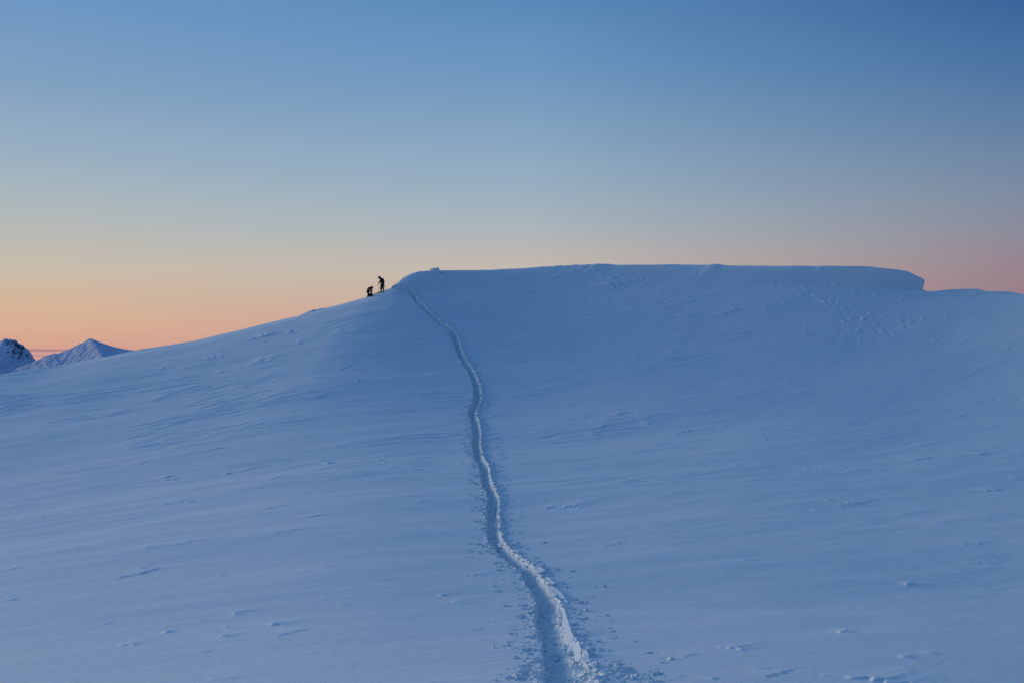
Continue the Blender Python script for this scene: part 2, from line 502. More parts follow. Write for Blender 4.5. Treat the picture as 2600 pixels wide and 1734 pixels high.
def relief(x, y, th, r, fine=True):
    a = x * CW + y * SW
    b = -x * SW + y * CW
    rc = f_rc(th)
    t = r / rc
    fade = 1 - sm(t, 1.02, 1.3)
    z = .15 * noise(a / 19, b / 8, 11) * sm(r, 8, 40)
    z += .035 * fbm(a / 7, b / 2.4, 21, 2) * sm(r, 5, 30)
    # dune ripples in drawn-out streaks, patchy
    patch = sm(fbm(a / 16, b / 6, 31, 2), -.05, .55)
    warp = b + .25 * noise(a / 3, b / 1.5, 77)
    n1 = noise(a / 2.6, warp / .42, 41)
    z += (.014 + .028 * sm(r, 40, 110)) * (1 - .6 * sm(th, .08, .3)) * patch * (1 - np.abs(n1)) ** 3 * sm(r, 10, 60)
    n2 = noise(a / 1.6, warp / .22, 43)
    z += .006 * patch * n2
    n3 = noise(a / 6.5, warp / 1.1, 47)
    patch = .75 * patch * (1 - .6 * sm(th, .08, .3))
    z += .06 * (1 - np.abs(n3)) ** 6 * sm(patch, .05, .7) * sm(r, 25, 90)
    # long faint steps everywhere
    q = warp / 2.1 + .9 * noise(a / 9, b / 4, 51)
    saw = q - np.floor(q)
    sawh = np.where(saw < .93, saw / .93, (1 - saw) / .07)
    amt = sm(noise(a / 5, b / 1.3, 53), .25, .8)
    z += (.022 + .026 * sm(r, 40, 100)) * sawh * amt * sm(r, 12, 50)
    z += .004 * noise(x / .35, y / .2, 61) + .0015 * noise(x / .09, y / .07, 62)
    # rough, pecked patch below the end of the crest drift
    rx, ry = ROUGH
    m = np.exp(-(((x - rx) / 12.0) ** 2 + ((y - ry) / 10.0) ** 2) ** 2) * sm(noise(x / 5, y / 3, 71), -.5, .3)
    z += m * (.20 * np.maximum(noise(a / .9, b / .7, 73), 0) ** 1.5 + .05 * noise(a / .5, b / .3, 74))
    rx, ry = ROUGH2
    m = np.exp(-(((x - rx) / 13.0) ** 2 + ((y - ry) / 9.0) ** 2)) * sm(noise(x / 4, y / 3, 72), -.4, .3)
    z += m * (.18 * np.maximum(noise(a / 1.4, b / .6, 75), 0) ** 1.3 + .03 * noise(a / .5, b / .3, 76))
    m = np.exp(-(((x - ROUGH3[0]) / 6.0) ** 2 + ((y - ROUGH3[1]) / 5.0) ** 2)) * sm(noise(x / 2, y / 1.5, 78), -.3, .4)
    z += m * (.16 * np.maximum(noise(a / 1.2, b / .5, 79), 0))
    return z * fade


ROUGH = ground_xy(2180, 772)
ROUGH2 = ground_xy(1500, 700)
ROUGH3 = ground_xy(1180, 760)


def step_relief(x, y):
    z = np.zeros(x.shape, np.float32)
    order = np.argsort(y, kind='stable')
    ys = y[order]
    for k, (A, B, h, kind) in enumerate(STEP):
        d = B - A
        ln = max(np.linalg.norm(d), .25)
        e = d / max(np.linalg.norm(d), 1e-6)
        n = np.array([-e[1], e[0]])
        if n[1] < 0: n = -n
        pad = ln * .5 + 1.2
        c = (A + B) / 2
        lo = np.searchsorted(ys, c[1] - pad - ln)
        hi = np.searchsorted(ys, c[1] + pad + ln)
        idx = order[lo:hi]
        idx = idx[np.abs(x[idx] - c[0]) < pad + ln]
        if len(idx) == 0: continue
        px = x[idx] - A[0]
        py = y[idx] - A[1]
        t = (px * e[0] + py * e[1]) / ln
        bb = px * n[0] + py * n[1]
        wob = .10 * ln ** .5 * noise(t * ln / .45 + k * 7.1, bb * 0 + k * 1.7, 200 + k) + .03 * noise(t * ln / .12, bb / .3 + k, 300 + k)
        q = bb - wob
        W = max(.3, min(1.2, ln * .35))
        edge = .035 + .0006 * c[1]
        if kind == 0:
            env = sm(t, -.05, .2) * (1 - sm(t, .55, 1.1)) * (.5 + .5 * sm(noise(t * ln / .5, t * 0 + k, 400 + k), -.3, .3))
            f = sm(q, -edge, edge) * np.exp(-np.maximum(q, 0) / W)
            z[idx] += ((.55 + .3 * sm(c[1], 25, 70)) * h * env * f).astype(np.float32)
        else:
            tt = t + .12 * noise(bb / .2, bb * 0 + k, 500 + k)
            nose = max(.05, min(.25, .15 / ln))
            h = h * .55
            env = sm(tt, -nose, nose * .4) * np.exp(-np.maximum(tt, 0) * 2.0) * (1 - sm(tt, .7, 1.3))
            f = np.exp(-(q / (W * .42)) ** 2) * (1 - .0 * q) + .5 * sm(q, -edge, edge) * np.exp(-np.maximum(q, 0) / W)
            z[idx] += (h * env * f).astype(np.float32)
    return z


def trench(x, y):
    S, Lg = track_coords(x, y)
    z = np.zeros(x.shape, np.float32)
    m = np.abs(S) < 2.0
    xx, yy = x[m], y[m]
    s_, l_ = S[m] / (1 + .22 * sm(yy, 50, 100)), Lg[m]
    far = sm(yy, 25, 90)
    big = .045 + .02 * far
    hl = .30 + big * noise(l_ / .8, l_ * 0 + .5, 101) + .045 * noise(l_ / .26, l_ * 0 + 1.5, 102) + .012 * noise(l_ / .07, yy / .07, 104)
    # the right edge breaks away in slabs: a saw-tooth outline
    q = l_ / .85 + .6 * noise(l_ / 1.3, l_ * 0, 105)
    saw = 1 - (q - np.floor(q))
    wide = 1 - sm(yy, 17, 34)
    hl = hl + .03 * wide
    hr = .31 + .13 * wide + big * noise(l_ / .9, l_ * 0 + 7.5, 103) + .13 * (saw - .45) * (1 - .65 * far) + .012 * noise(l_ / .06, yy / .06, 106)
    dep = .40 + .20 * far - .08 * (1 - sm(yy, 17, 34)) + .05 * noise(l_ / .6, l_ * 0 + 9.5, 107)
    wl = .05
    wr = .15 + .12 * far + .10 * wide
    left = sm(s_, -hl - .01, -hl + wl)
    right = 1 - sm(s_, hr - wr, hr + .01)
    inside = left * right
    # two strides of compacted boot holes with crumbled snow between
    st = l_ / .68 + .3 * noise(l_ / 2.5, l_ * 0 + 4.4, 111)
    fr = st - np.floor(st) - .5
    side = np.where(np.floor(st) % 2 > .5, .075, -.075)
    hole = np.exp(-((fr * .68 / .19) ** 2) - ((s_ - side) / .09) ** 2)
    floor = -dep + .045 - .12 * hole + .05 * wide * sm(s_, -.05, .3) * (1 + 1.2 * noise(xx / .28, yy / .35, 128)) + .085 * fbm(xx / .24, yy / .26, 121, 4, .55) - .05 * (1 - sm(s_, -.28, -.02)) + .03 * (1 - np.abs(noise(xx / .3, yy / .22, 125))) ** 3 + .10 * sm(s_, .0, .28)
    zi = floor * inside
    rimr = .07 * (1 + 2.0 * far) * np.exp(-np.maximum(s_ - hr, 0) / (.10 + .08 * far)) * sm(s_, hr - .05, hr + .01) * (.7 + .6 * noise(l_ / .3, s_ / .2, 131))
    riml = .03 * (1 + 1.2 * far) * np.exp(-np.maximum(-s_ - hl, 0) / .09) * sm(-s_, hl - .02, hl + .01) * (.6 + .8 * noise(l_ / .25, s_ / .15, 133))
    # spilled crumbs thin out away from the edge
    out = np.maximum(np.maximum(s_ - hr, -s_ - hl), 0)
    sp = np.exp(-out / np.where(s_ > 0, .42, .30)) * (out > 0)
    aa = xx * CW + yy * SW
    bb = -xx * SW + yy * CW
    cl = sm(noise(aa / .45, bb / .16, 141), .0, .5)
    rough = sp * (.035 * cl * np.maximum(noise(aa / .12, bb / .06, 143), 0) + .006 * noise(xx / .06, yy / .05, 145))
    z[m] = zi + rimr + riml + rough
    for (c, rx, ry, dp) in PITS:
        e = ((xx - c[0]) / rx) ** 2 + ((yy - c[1]) / (ry * 2)) ** 2
        z[m] += (-dp * (1 - sm(e, .55, 1.25)) * (1 - inside) + .05 * np.exp(-((e - 1.6) / .5) ** 2)
                 * noise(xx / .08, yy / .08, 151)).astype(np.float32)
    # fade behind the shoulder
    return z


def height(x, y, with_track=True):
    th = np.arctan2(x, y)
    r = np.hypot(x, y)
    z = base_z(th, r) + relief(x, y, th, r)
    v = (np.abs(th) < .62) & (r < 175)
    zz = z.astype(np.float64)
    zz[v] += step_relief(x[v], y[v])
    if with_track:
        u = (np.abs(th + .03) < .16) | (r < 9)
        u &= r < 124
        zz[u] += trench(x[u], y[u])
    return zz


# ------------------------------------------------------------------ materials
def new_mat(name):
    m = bpy.data.materials.new(name)
    m.use_nodes = True
    return m, m.node_tree, m.node_tree.nodes['Principled BSDF']


def snow_material():
    m, t, b = new_mat('snow')
    geo = N(t, 'ShaderNodeNewGeometry')
    n1 = N(t, 'ShaderNodeTexNoise')
    n1.inputs['Scale'].default_value = .11
    n1.inputs['Detail'].default_value = 3
    mp_ = N(t, 'ShaderNodeMapping')
    mp_.inputs['Rotation'].default_value = (0, 0, -WIND)
    mp_.inputs['Scale'].default_value = (.35, 1.3, 1)
    t.links.new(geo.outputs['Position'], mp_.inputs[0])
    t.links.new(mp_.outputs[0], n1.inputs['Vector'])
    mx = N(t, 'ShaderNodeMix', data_type='RGBA')
    t.links.new(n1.outputs[0], mx.inputs[0])
    mx.inputs[6].default_value = (.66, .775, .815, 1)
    mx.inputs[7].default_value = (.73, .81, .84, 1)
    n3 = N(t, 'ShaderNodeTexNoise')
    n3.inputs['Scale'].default_value = 14
    n3.inputs['Detail'].default_value = 6
    n3.inputs['Roughness'].default_value = .8
    t.links.new(geo.outputs['Position'], n3.inputs['Vector'])
    gr = math_node(t, 'MULTIPLY_ADD', n3.outputs[0], .5, .75)
    gm = N(t, 'ShaderNodeMix', data_type='RGBA', blend_type='MULTIPLY')
    gm.inputs[0].default_value = 1.0
    t.links.new(mx.outputs[2], gm.inputs[6])
    t.links.new(gr, gm.inputs[7])
    t.links.new(gm.outputs[2], b.inputs['Base Color'])
    b.inputs['Roughness'].default_value = .75
    b.inputs['Specular IOR Level'].default_value = .25
    n2 = N(t, 'ShaderNodeTexNoise')
    n2.inputs['Scale'].default_value = 22
    n2.inputs['Detail'].default_value = 5
    t.links.new(geo.outputs['Position'], n2.inputs['Vector'])
    bu = N(t, 'ShaderNodeBump')
    bu.inputs['Strength'].default_value = .5
    bu.inputs['Distance'].default_value = .008
    t.links.new(n2.outputs[0], bu.inputs['Height'])
    t.links.new(bu.outputs[0], b.inputs['Normal'])
    return m


def plain(name, c, rough=.7, scale=40, var=.25, metallic=0):
    m, t, b = new_mat(name)
    geo = N(t, 'ShaderNodeTexCoord')
    n1 = N(t, 'ShaderNodeTexNoise')
    n1.inputs['Scale'].default_value = scale
    t.links.new(geo.outputs['Object'], n1.inputs['Vector'])
    mx = N(t, 'ShaderNodeMix', data_type='RGBA')
    t.links.new(n1.outputs[0], mx.inputs[0])
    mx.inputs[6].default_value = (c[0] * (1 - var), c[1] * (1 - var), c[2] * (1 - var), 1)
    mx.inputs[7].default_value = (c[0] * (1 + var), c[1] * (1 + var), c[2] * (1 + var), 1)
    t.links.new(mx.outputs[2], b.inputs['Base Color'])
    b.inputs['Roughness'].default_value = rough
    b.inputs['Metallic'].default_value = metallic
    return m


M_snow = snow_material()


def grid_mesh(name, V, nr, nc, mat, wrap=False, center=None):
    nv = len(V)
    i = np.arange(nr - 1)[:, None]
    j = np.arange(nc if wrap else nc - 1)[None, :]
    jn = (j + 1) % nc
    a = i * nc + j
    b = i * nc + jn
    c = (i + 1) * nc + jn
    d = (i + 1) * nc + j
    F = np.stack([a, b, c, d], -1).reshape(-1, 4)
    me = bpy.data.meshes.new(name)
    loops = F.ravel()
    starts = np.arange(len(F)) * 4
    if center is not None:
        V = np.vstack([V, center])
        k = np.arange(nc)
        T = np.stack([np.full(nc, nv), (k + 1) % nc, k], -1)
        starts = np.concatenate([starts, len(loops) + np.arange(nc) * 3])
        loops = np.concatenate([loops, T.ravel()])
    me.vertices.add(len(V))
    me.vertices.foreach_set('co', V.astype(np.float32).ravel())
    me.loops.add(len(loops))
    me.loops.foreach_set('vertex_index', loops.astype(np.int32))
    me.polygons.add(len(starts))
    me.polygons.foreach_set('loop_start', starts.astype(np.int32))
    me.update(calc_edges=True)
    me.polygons.foreach_set('use_smooth', np.ones(len(starts), bool))
    me.materials.append(mat)
    o = bpy.data.objects.new(name, me)
    col.objects.link(o)
    return o


# ------------------------------------------------------------------ ground: one sheet from the viewer's feet to the valley
def build_ground():
    dense = np.arctan(np.arange(-.135, .078, .00042))
    lft = np.arctan(np.arange(-.57, -.135, .00105))
    rgt = np.arctan(np.arange(.078, .57, .00105))
    ol = np.radians(np.linspace(-180, math.degrees(lft[0]), 90, endpoint=False))
    orr = np.radians(np.linspace(math.degrees(rgt[-1]), 180, 90, endpoint=False)[1:])
    TH = np.concatenate([ol, lft, dense, rgt, orr])
    # rows: even in the slope's own foreshortening and never coarser than 0.2 m on the near hill
    tt = np.linspace(.085, 1.0, 6000)
    r0 = tt * 130
    w = base_z(np.zeros(6000), r0) / r0
    cost = np.concatenate([[0], np.cumsum(np.abs(np.diff(w)) / .00048 + np.diff(r0) / np.where(tt[1:] > .958, .06, .17))])
    n = int(cost[-1])
    mid = np.interp(np.linspace(0, cost[-1], n), cost, tt)
    near = np.linspace(.004, .085, 70, endpoint=False)
    past = np.concatenate([np.linspace(1.0, 1.05, 32)[1:], 1.05 * (75 / 1.05) ** np.linspace(0, 1, 70)[1:]])
    T = np.concatenate([near, mid, past])
    print('ground grid', len(T), len(TH))
    rc = f_rc(TH)
    R = T[:, None] * rc[None, :]
    th = np.broadcast_to(TH[None, :], R.shape)
    X = (R * np.sin(th)).ravel()
    Y = (R * np.cos(th)).ravel()
    Z = np.empty_like(X)
    CH = 400000
    order = np.arange(len(X))
    Z = height(X, Y)
    # the drift's end hangs over: push its upper lip outward
    V = np.stack([X, Y, Z], 1)
    te = float(th_of(2340.4, 720))
    rr = np.hypot(X, Y)
    tq = rr / f_rc(np.arctan2(X, Y))
    top = rr * f_base(np.arctan2(X, Y))
    lip = np.exp(-((np.arctan2(X, Y) - (te - .0010)) / .0018) ** 2) * sm(tq, .985, .995) * (1 - sm(tq, 1.01, 1.03)) * sm(Z - top, 1.1, 1.4)
    V[:, 0] += .50 * lip * (1 + .3 * noise(Z / .4, Z * 0, 9))
    o = grid_mesh('snow_hill', V, len(T), len(TH), M_snow, wrap=True, center=np.array([[0, 0, -1.7]]))
    tag(o, kind='structure')
    return o


build_ground()


# ------------------------------------------------------------------ loose crumbs thrown out beside the track
def crumbs():
    rs = np.random.RandomState(11)
    # subdivided octahedron
    base = [(1, 0, 0), (-1, 0, 0), (0, 1, 0), (0, -1, 0), (0, 0, 1), (0, 0, -1)]
    f0 = [(0, 2, 4), (2, 1, 4), (1, 3, 4), (3, 0, 4), (2, 0, 5), (1, 2, 5), (3, 1, 5), (0, 3, 5)]
    vs = [np.array(v, float) for v in base]
    cache = {}

    def midp(i, j):
        k = (min(i, j), max(i, j))
        if k not in cache:
            v = vs[i] + vs[j]
            vs.append(v / np.linalg.norm(v))
            cache[k] = len(vs) - 1
        return cache[k]
    fs = []
    for a, b, c in f0:
        ab, bc, ca = midp(a, b), midp(b, c), midp(c, a)
        fs += [(a, ab, ca), (ab, b, bc), (ca, bc, c), (ab, bc, ca)]
    U = np.array(vs)
    F = np.array(fs)
    n = 6500
    total = TL[-1]
    # more crumbs per metre close to the viewer where they can be seen
    l = rs.rand(n) ** 1.35 * (total - 14) + 12
    # cluster them in little sprays along the wind
    ncl = 1500
    cl_l = rs.rand(ncl) ** 1.35 * (total - 14) + 12
    side = np.where(rs.rand(ncl) < .6, 1, -1)
    out = .34 + np.abs(rs.exponential(.26, ncl)) * np.where(side > 0, 1.45, .9)
    pick = rs.randint(0, ncl, n)
    near_e = rs.rand(n) < .3
    sgn = side[pick]
    ll = np.where(near_e, l, cl_l[pick] + rs.randn(n) * .05)
    so = np.where(near_e, .33 + rs.exponential(.12, n), out[pick])
    fx = np.interp(ll, TL, TX)
    fy = np.interp(ll, TL, TY)
    gx = np.interp(ll + .2, TL, TX) - np.interp(ll - .2, TL, TX)
    gy = np.interp(ll + .2, TL, TY) - np.interp(ll - .2, TL, TY)
    g = np.hypot(gx, gy)
    gx /= g
    gy /= g
    x = fx + gy * so * sgn
    y = fy - gx * so * sgn
    along = rs.randn(n) * np.where(near_e, .02, .13)
    x += along * CW + rs.randn(n) * .015
    y += along * SW + rs.randn(n) * .015
    keep = (so < 2.0)
    x, y = x[keep], y[keep]
    # and a few inside on the trench floor
    m = 1500
    l2 = rs.rand(m) ** 1.3 * (total - 14) + 12
    s2 = rs.uniform(-.2, .27, m)
    x2 = np.interp(l2, TL, TX) + s2
    y2 = np.interp(l2, TL, TY)
    # churned lumps at the pit by the viewer
    c = PITS[0][0]
    k = 420
    x3 = c[0] + rs.randn(k) * .42 + .25
    y3 = c[1] + rs.randn(k) * .55 + .05
    kk = (np.abs(x3 - c[0]) > .24) | (np.abs(y3 - c[1]) > .5)
    x3, y3 = x3[kk], y3[kk]
    x = np.concatenate([x, x2, x3])
    y = np.concatenate([y, y2, y3])
    z = height(x, y)
    n = len(x)
    dist = np.hypot(x, y)
    size = np.exp(rs.randn(n) * .7) * .0105 * (1 + sm(dist, 18, 70) * .8)
    size[-len(x2) - len(x3):-len(x3)] *= 1.5
    size = np.minimum(size, .036)
    jit = 1 + rs.uniform(-.6, .9, (n, len(U)))
    V = U[None] * jit[..., None]
    sx = size * rs.uniform(1.1, 3.4, n)
    sy = size * rs.uniform(.5, 1.1, n)
    sz = size * rs.uniform(.4, 1.3, n) * np.where(rs.rand(n) < .05, 1.7, 1)
    V = V * np.stack([sx, sy, sz], 1)[:, None, :]
    a = WIND + rs.randn(n) * .32
    ca, sa = np.cos(a)[:, None], np.sin(a)[:, None]
    vx = V[..., 0] * ca - V[..., 1] * sa
    vy = V[..., 0] * sa + V[..., 1] * ca
    V = np.stack([vx + x[:, None], vy + y[:, None], V[..., 2] + (z + sz * .25)[:, None]], -1).reshape(-1, 3)
    FF = (F[None] + (np.arange(n) * len(U))[:, None, None]).reshape(-1, 3)
    # thin wind-crust slabs tipped up along the right edge
    sv, sf = [], []
    off = len(V)
    for i in range(150):
        li = rs.rand() ** 1.5 * 75 + 11.5
        sgn = 1 if rs.rand() < .85 else -1
        cx = np.interp(li, TL, TX)
        cy = np.interp(li, TL, TY)
        tx = np.interp(li + .2, TL, TX) - np.interp(li - .2, TL, TX)
        ty = np.interp(li + .2, TL, TY) - np.interp(li - .2, TL, TY)
        q = math.hypot(tx, ty)
        tx /= q
        ty /= q
        so = .30 + rs.rand() * .07 + (.10 if cy < 24 and sgn > 0 else 0)
        px = cx + ty * so * sgn
        py = cy - tx * so * sgn
        ln = rs.uniform(.10, .34)
        wd = rs.uniform(.05, .13)
        th = rs.uniform(.012, .022)
        k = rs.randint(5, 8)
        ang = np.sort(rs.rand(k) * 2 * math.pi)
        ra = rs.uniform(.6, 1.1, k)
        ex = ra * np.cos(ang) * ln
        en = ra * np.sin(ang) * wd
        tilt = rs.uniform(.05, .6) * sgn
        pz = float(height(np.array([px + ty * .06 * sgn]), np.array([py - tx * .06 * sgn]))[0]) + .012
        nrm = (ty, -tx)
        for dz in (-th / 2, th / 2):
            for e_, n_ in zip(ex, en):
                sv.append((px + tx * e_ + nrm[0] * n_ * math.cos(tilt), py + ty * e_ + nrm[1] * n_ * math.cos(tilt), pz + dz + n_ * math.sin(tilt) * sgn * sgn))
        sf.append(tuple(off + q_ for q_ in range(k))[::-1])
        sf.append(tuple(off + k + q_ for q_ in range(k)))
        for q_ in range(k):
            r_ = (q_ + 1) % k
            sf.append((off + q_, off + r_, off + k + r_, off + k + q_))
        off += 2 * k
    # larger sheets of crust broken off along the right edge, tips pointing back down the track
    for poly in ([(1352, 1450), (1362, 1446), (1386, 1461), (1368, 1463)], [(1380, 1478), (1390, 1475), (1410, 1491), (1392, 1494)],
                 [(1390, 1501), (1402, 1497), (1424, 1510), (1443, 1527), (1432, 1532), (1410, 1528)], [(1424, 1580), (1433, 1584), (1448, 1612), (1472, 1638), (1454, 1642), (1440, 1622)],
                 [(1298, 1404), (1306, 1401), (1318, 1409), (1308, 1411)], [(1262, 1372), (1268, 1370), (1275, 1380), (1269, 1383)],
                 [(1456, 1655), (1470, 1656), (1476, 1672), (1460, 1676)]):
        g = np.array([ground_xy(*p) for p in poly])
        hz = height(g[:, 0] + .12, g[:, 1])
        z0 = float(np.median(hz)) + .02
        x0 = g[:, 0].min()
        k = len(poly)
        w_ = g[:, 0].max() - x0
        for dz in (-.016, .016):
            for p in g:
                sv.append((p[0], p[1], z0 + dz + .10 * ((p[0] - x0) / w_ - .35)))
        sf.append(tuple(off + q_ for q_ in range(k)))
        sf.append(tuple(off + k + q_ for q_ in range(k))[::-1])
        for q_ in range(k):
            r_ = (q_ + 1) % k
            sf.append((off + q_, off + k + q_, off + k + r_, off + r_))
        off += 2 * k
    me = bpy.data.meshes.new('snow_crumbs')
    allv = np.vstack([V, np.array(sv)])
    me.from_pydata(allv.tolist(), [], FF.tolist() + sf)
    me.materials.append(M_snow)
    o = bpy.data.objects.new('snow_crumbs', me)
    col.objects.link(o)
    tag(o, 'loose crumbs and broken crust of snow scattered along both sides of the boot track', 'snow crumbs', kind='stuff')


crumbs()


# ------------------------------------------------------------------ far mountains
def mountain_material(name, rock_bias, cx):
    m, t, b = new_mat(name)
    geo = N(t, 'ShaderNodeNewGeometry')
    n1 = N(t, 'ShaderNodeTexNoise')
    n1.inputs['Scale'].default_value = .10
    n1.inputs['Detail'].default_value = 6
    n1.inputs['Roughness'].default_value = .65
    t.links.new(geo.outputs['Position'], n1.inputs['Vector'])
    sp = N(t, 'ShaderNodeSeparateXYZ')
    t.links.new(geo.outputs['Normal'], sp.inputs[0])
    at = N(t, 'ShaderNodeAttribute', attribute_name='rock')
    v = math_node(t, 'ADD', n1.outputs[0], math_node(t, 'MULTIPLY', at.outputs['Fac'], .5))
    v = math_node(t, 'ADD', v, math_node(t, 'MULTIPLY', math_node(t, 'SUBTRACT', .75, sp.outputs[2]), .35))
    mr = N(t, 'ShaderNodeMapRange')
    t.links.new(v, mr.inputs[0])
    mr.inputs[1].default_value = .70 - rock_bias
    mr.inputs[2].default_value = .78 - rock_bias
    mx = N(t, 'ShaderNodeMix', data_type='RGBA')
    t.links.new(mr.outputs[0], mx.inputs[0])
    mx.inputs[6].default_value = (.50, .60, .74, 1)
    mx.inputs[7].default_value = (.09, .10, .13, 1)
    t.links.new(mx.outputs[2], b.inputs['Base Color'])
    b.inputs['Roughness'].default_value = .85
    b.inputs['Specular IOR Level'].default_value = .1
    return m


def mountain(name, prof, dist, shear, slope, rockfun, seed, rough, bias):
    pr = [(float(pix_uv(p, q)[0]) * dist, float(pix_uv(p, q)[1]) * dist) for p, q in prof]
    xs = np.array([a for a, b in pr])
    zs = np.array([b for a, b in pr])
    fz = pchip(xs, zs)
    nx, ny = 520, 260
    X = np.linspace(xs[0], xs[-1], nx)
    D = np.concatenate([np.linspace(-260, 0, 60, endpoint=False), 420 * np.linspace(0, 1, ny - 60) ** 1.4])   # towards the viewer
    XX, DD = np.meshgrid(X, D)
    front = np.maximum(DD, 0)
    back = np.maximum(-DD, 0)
    xq = XX - shear * front
    Z = fz(np.clip(xq, xs[0], xs[-1])) - slope * front - .7 * back
    rk = rockfun(XX, front)
    nn = np.abs(noise(XX / 26 + DD / 60, DD / 40, seed)) * 11 + np.abs(noise(XX / 10, DD / 16, seed + 1)) * 5 + np.abs(noise(XX / 4, DD / 6, seed + 2)) * 2
    fad = sm(front, 0, 14)
    Z = Z - nn * rough(XX, front) * (.12 + .88 * fad)
    V = np.stack([XX, dist - DD, Z], -1).reshape(-1, 3)
    # rows run towards the viewer, columns to the right
    o = grid_mesh(name, V[::1], ny, nx, mountain_material(name + '_surface', bias, 0))
    o.data.flip_normals()
    at = o.data.attributes.new('rock', 'FLOAT', 'POINT')
    at.data.foreach_set('value', rk.astype(np.float32).ravel())
    tag(o, kind='structure')
    return o


prof1 = [(-260, 930), (-120, 895), (-60, 880), (-20, 870), (0, 866), (6, 864.5), (8.5, 860.5), (14, 859.5), (19, 860), (22, 861.5), (27, 861), (33, 862.5), (39, 862), (43, 865), (46, 869), (51, 872.5),
         (58, 873.5), (60, 877), (66, 883), (71, 886), (75, 891), (78, 895), (80, 899), (82, 904), (83, 909), (86, 912), (90, 917), (130, 935), (200, 950)]
prof2 = [(40, 935), (80, 920), (88, 916), (95, 913.5), (105, 909), (108, 905.5), (119, 902), (128, 899.5), (137, 896.5), (142, 897), (150, 895.5), (158, 893), (166, 889.5), (175, 886), (182, 883), (189, 879), (195, 876.5),
         (201, 873), (208, 870.5), (214, 868), (220, 863.5), (226, 859.7), (231, 859.7), (235, 861), (245, 865), (255, 869), (268, 873.5), (282, 878), (294, 881.5), (306, 884), (322, 887), (339, 889), (365, 893), (400, 900), (520, 925)]


def px_at(p, dist):
    return float(pix_uv(p, 880)[0]) * dist


def rock1(X, D):
    a = px_at(62, 3200)
    return .5 * np.exp(-((X - a) / 30) ** 2 - ((D - 45) / 50) ** 2) - .15 + .55 * np.exp(-((X - px_at(30, 3200)) / 40) ** 2 - ((D - 12) / 16) ** 2)


def rock2(X, D):
    r = px_at(229, 2900) + .75 * D
    return -.10 + .32 * np.exp(-((X - r + 12) / 16) ** 2 - ((D - 60) / 45) ** 2) + .25 * np.exp(-((D - 10) / 12) ** 2) * (X < px_at(190, 2900)) - .8 * sm(X - r, -4, 6)


mountain('rocky_mountain', prof1, 3200, .25, .55, rock1, 301, lambda X, D: .55 + .9 * np.exp(-((X - px_at(62, 3200)) / 45) ** 2), .02)
mountain('pointed_mountain', prof2, 2900, .75, .5, rock2, 331, lambda X, D: .6 * (1 - .93 * sm(X - px_at(229, 2900) - .75 * D, -10, 6)) * .9, -.02)


# ------------------------------------------------------------------ small snow things on the crest
def lump(name, verts_profile, depth, loc, label, cat, seed, squash=1.0, group=None):
    """a rounded solid: outline in the x-z plane swelling to full depth in the middle"""
    pts = np.array(verts_profile, float)
    k = len(pts)
    # resample outline
    cl = np.vstack([pts, pts[:1]])
    s_ = np.concatenate([[0], np.cumsum(np.linalg.norm(np.diff(cl, axis=0), axis=1))])
    n = 44
    q = np.linspace(0, s_[-1], n, endpoint=False)
    ox = np.interp(q, s_, cl[:, 0])
    oz = np.interp(q, s_, cl[:, 1])
    c = np.array([ox.mean(), oz.mean()])
    rings = 15
    V = []
    for i in range(rings):
        f = -1 + 2 * (i + .5) / rings
        sc = (1 - abs(f) ** 2.4) ** .45
        yy = f * depth
        X = c[0] + (ox - c[0]) * sc
        Zz = oz.min() + (oz - oz.min()) * (.35 + .65 * sc)
        j = noise(X / .11 + seed, Zz / .08 + i * .4, seed) * .018
        V.append(np.stack([X + j, np.full(n, yy) + j, Zz + j * .6], 1))
    V = np.vstack(V)
    F = []
    for i in range(rings - 1):
        for j in range(n):
            F.append((i * n + j, i * n + (j + 1) % n, (i + 1) * n + (j + 1) % n, (i + 1) * n + j))
    F.append(tuple(range(n))[::-1])
    F.append(tuple((rings - 1) * n + j for j in range(n)))
    me = bpy.data.meshes.new(name)
    me.from_pydata(V.tolist(), [], F)
    me.polygons.foreach_set('use_smooth', [True] * len(me.polygons))
    me.materials.append(M_snow)
    o = bpy.data.objects.new(name, me)
    col.objects.link(o)
    o.location = loc
    tag(o, label, cat, group)
    return o


def crest_point(px, t=.995):
    th = float(th_of(px, 740))
    r = float(f_rc(np.array([th]))[0]) * t
    x, y = r * math.sin(th), r * math.cos(th)
    z = float(height(np.array([x]), np.array([y]), False)[0])
    return x, y, z, r / FPX          # and metres per photo pixel


x, y, z, k = crest_point(1106, .994)
mush = [(-18, 0), (-8, 1.5), (-12, 3.0), (-17, 4.2), (-11, 7.2), (-4, 8.6), (4, 9.2), (8.5, 8.6), (9.2, 6.5), (8.8, 4.8), (10.5, 2.5), (15, 0.3), (18, -3), (-18, -3)]
lump('snow_drift', [(a * k, b * k * 1.15) for a, b in mush], .38, (x, y, z - .08), 'small overhanging knob of wind-packed snow on the left end of the plateau skyline', 'snow drift', 5)
x, y, z, k = crest_point(987.5, .985)
lump('snow_lump', [(a * k, b * k) for a, b in [(-3, -1.5), (-2.6, 1), (-.6, 2.6), (1.2, 1.6), (2.6, 1.9), (3.4, .4), (3, -1.5)]], .12, (x, y, z),
     'small low snow lump just right of the rear pole tip on the crest', 'snow lump', 9)
x, y, z, k = crest_point(996, .982)
lump('snow_lump', [(a * k, b * k) for a, b in [(-3, -2), (-3.2, 0), (-1, 3.2), (2.0, 3.6), (3.2, 2.2), (2.8, -2)]], .15, (x, y, z - .02),
     'larger blue-shaded snow block on the crest between the rear pole and the rise', 'snow lump', 13)

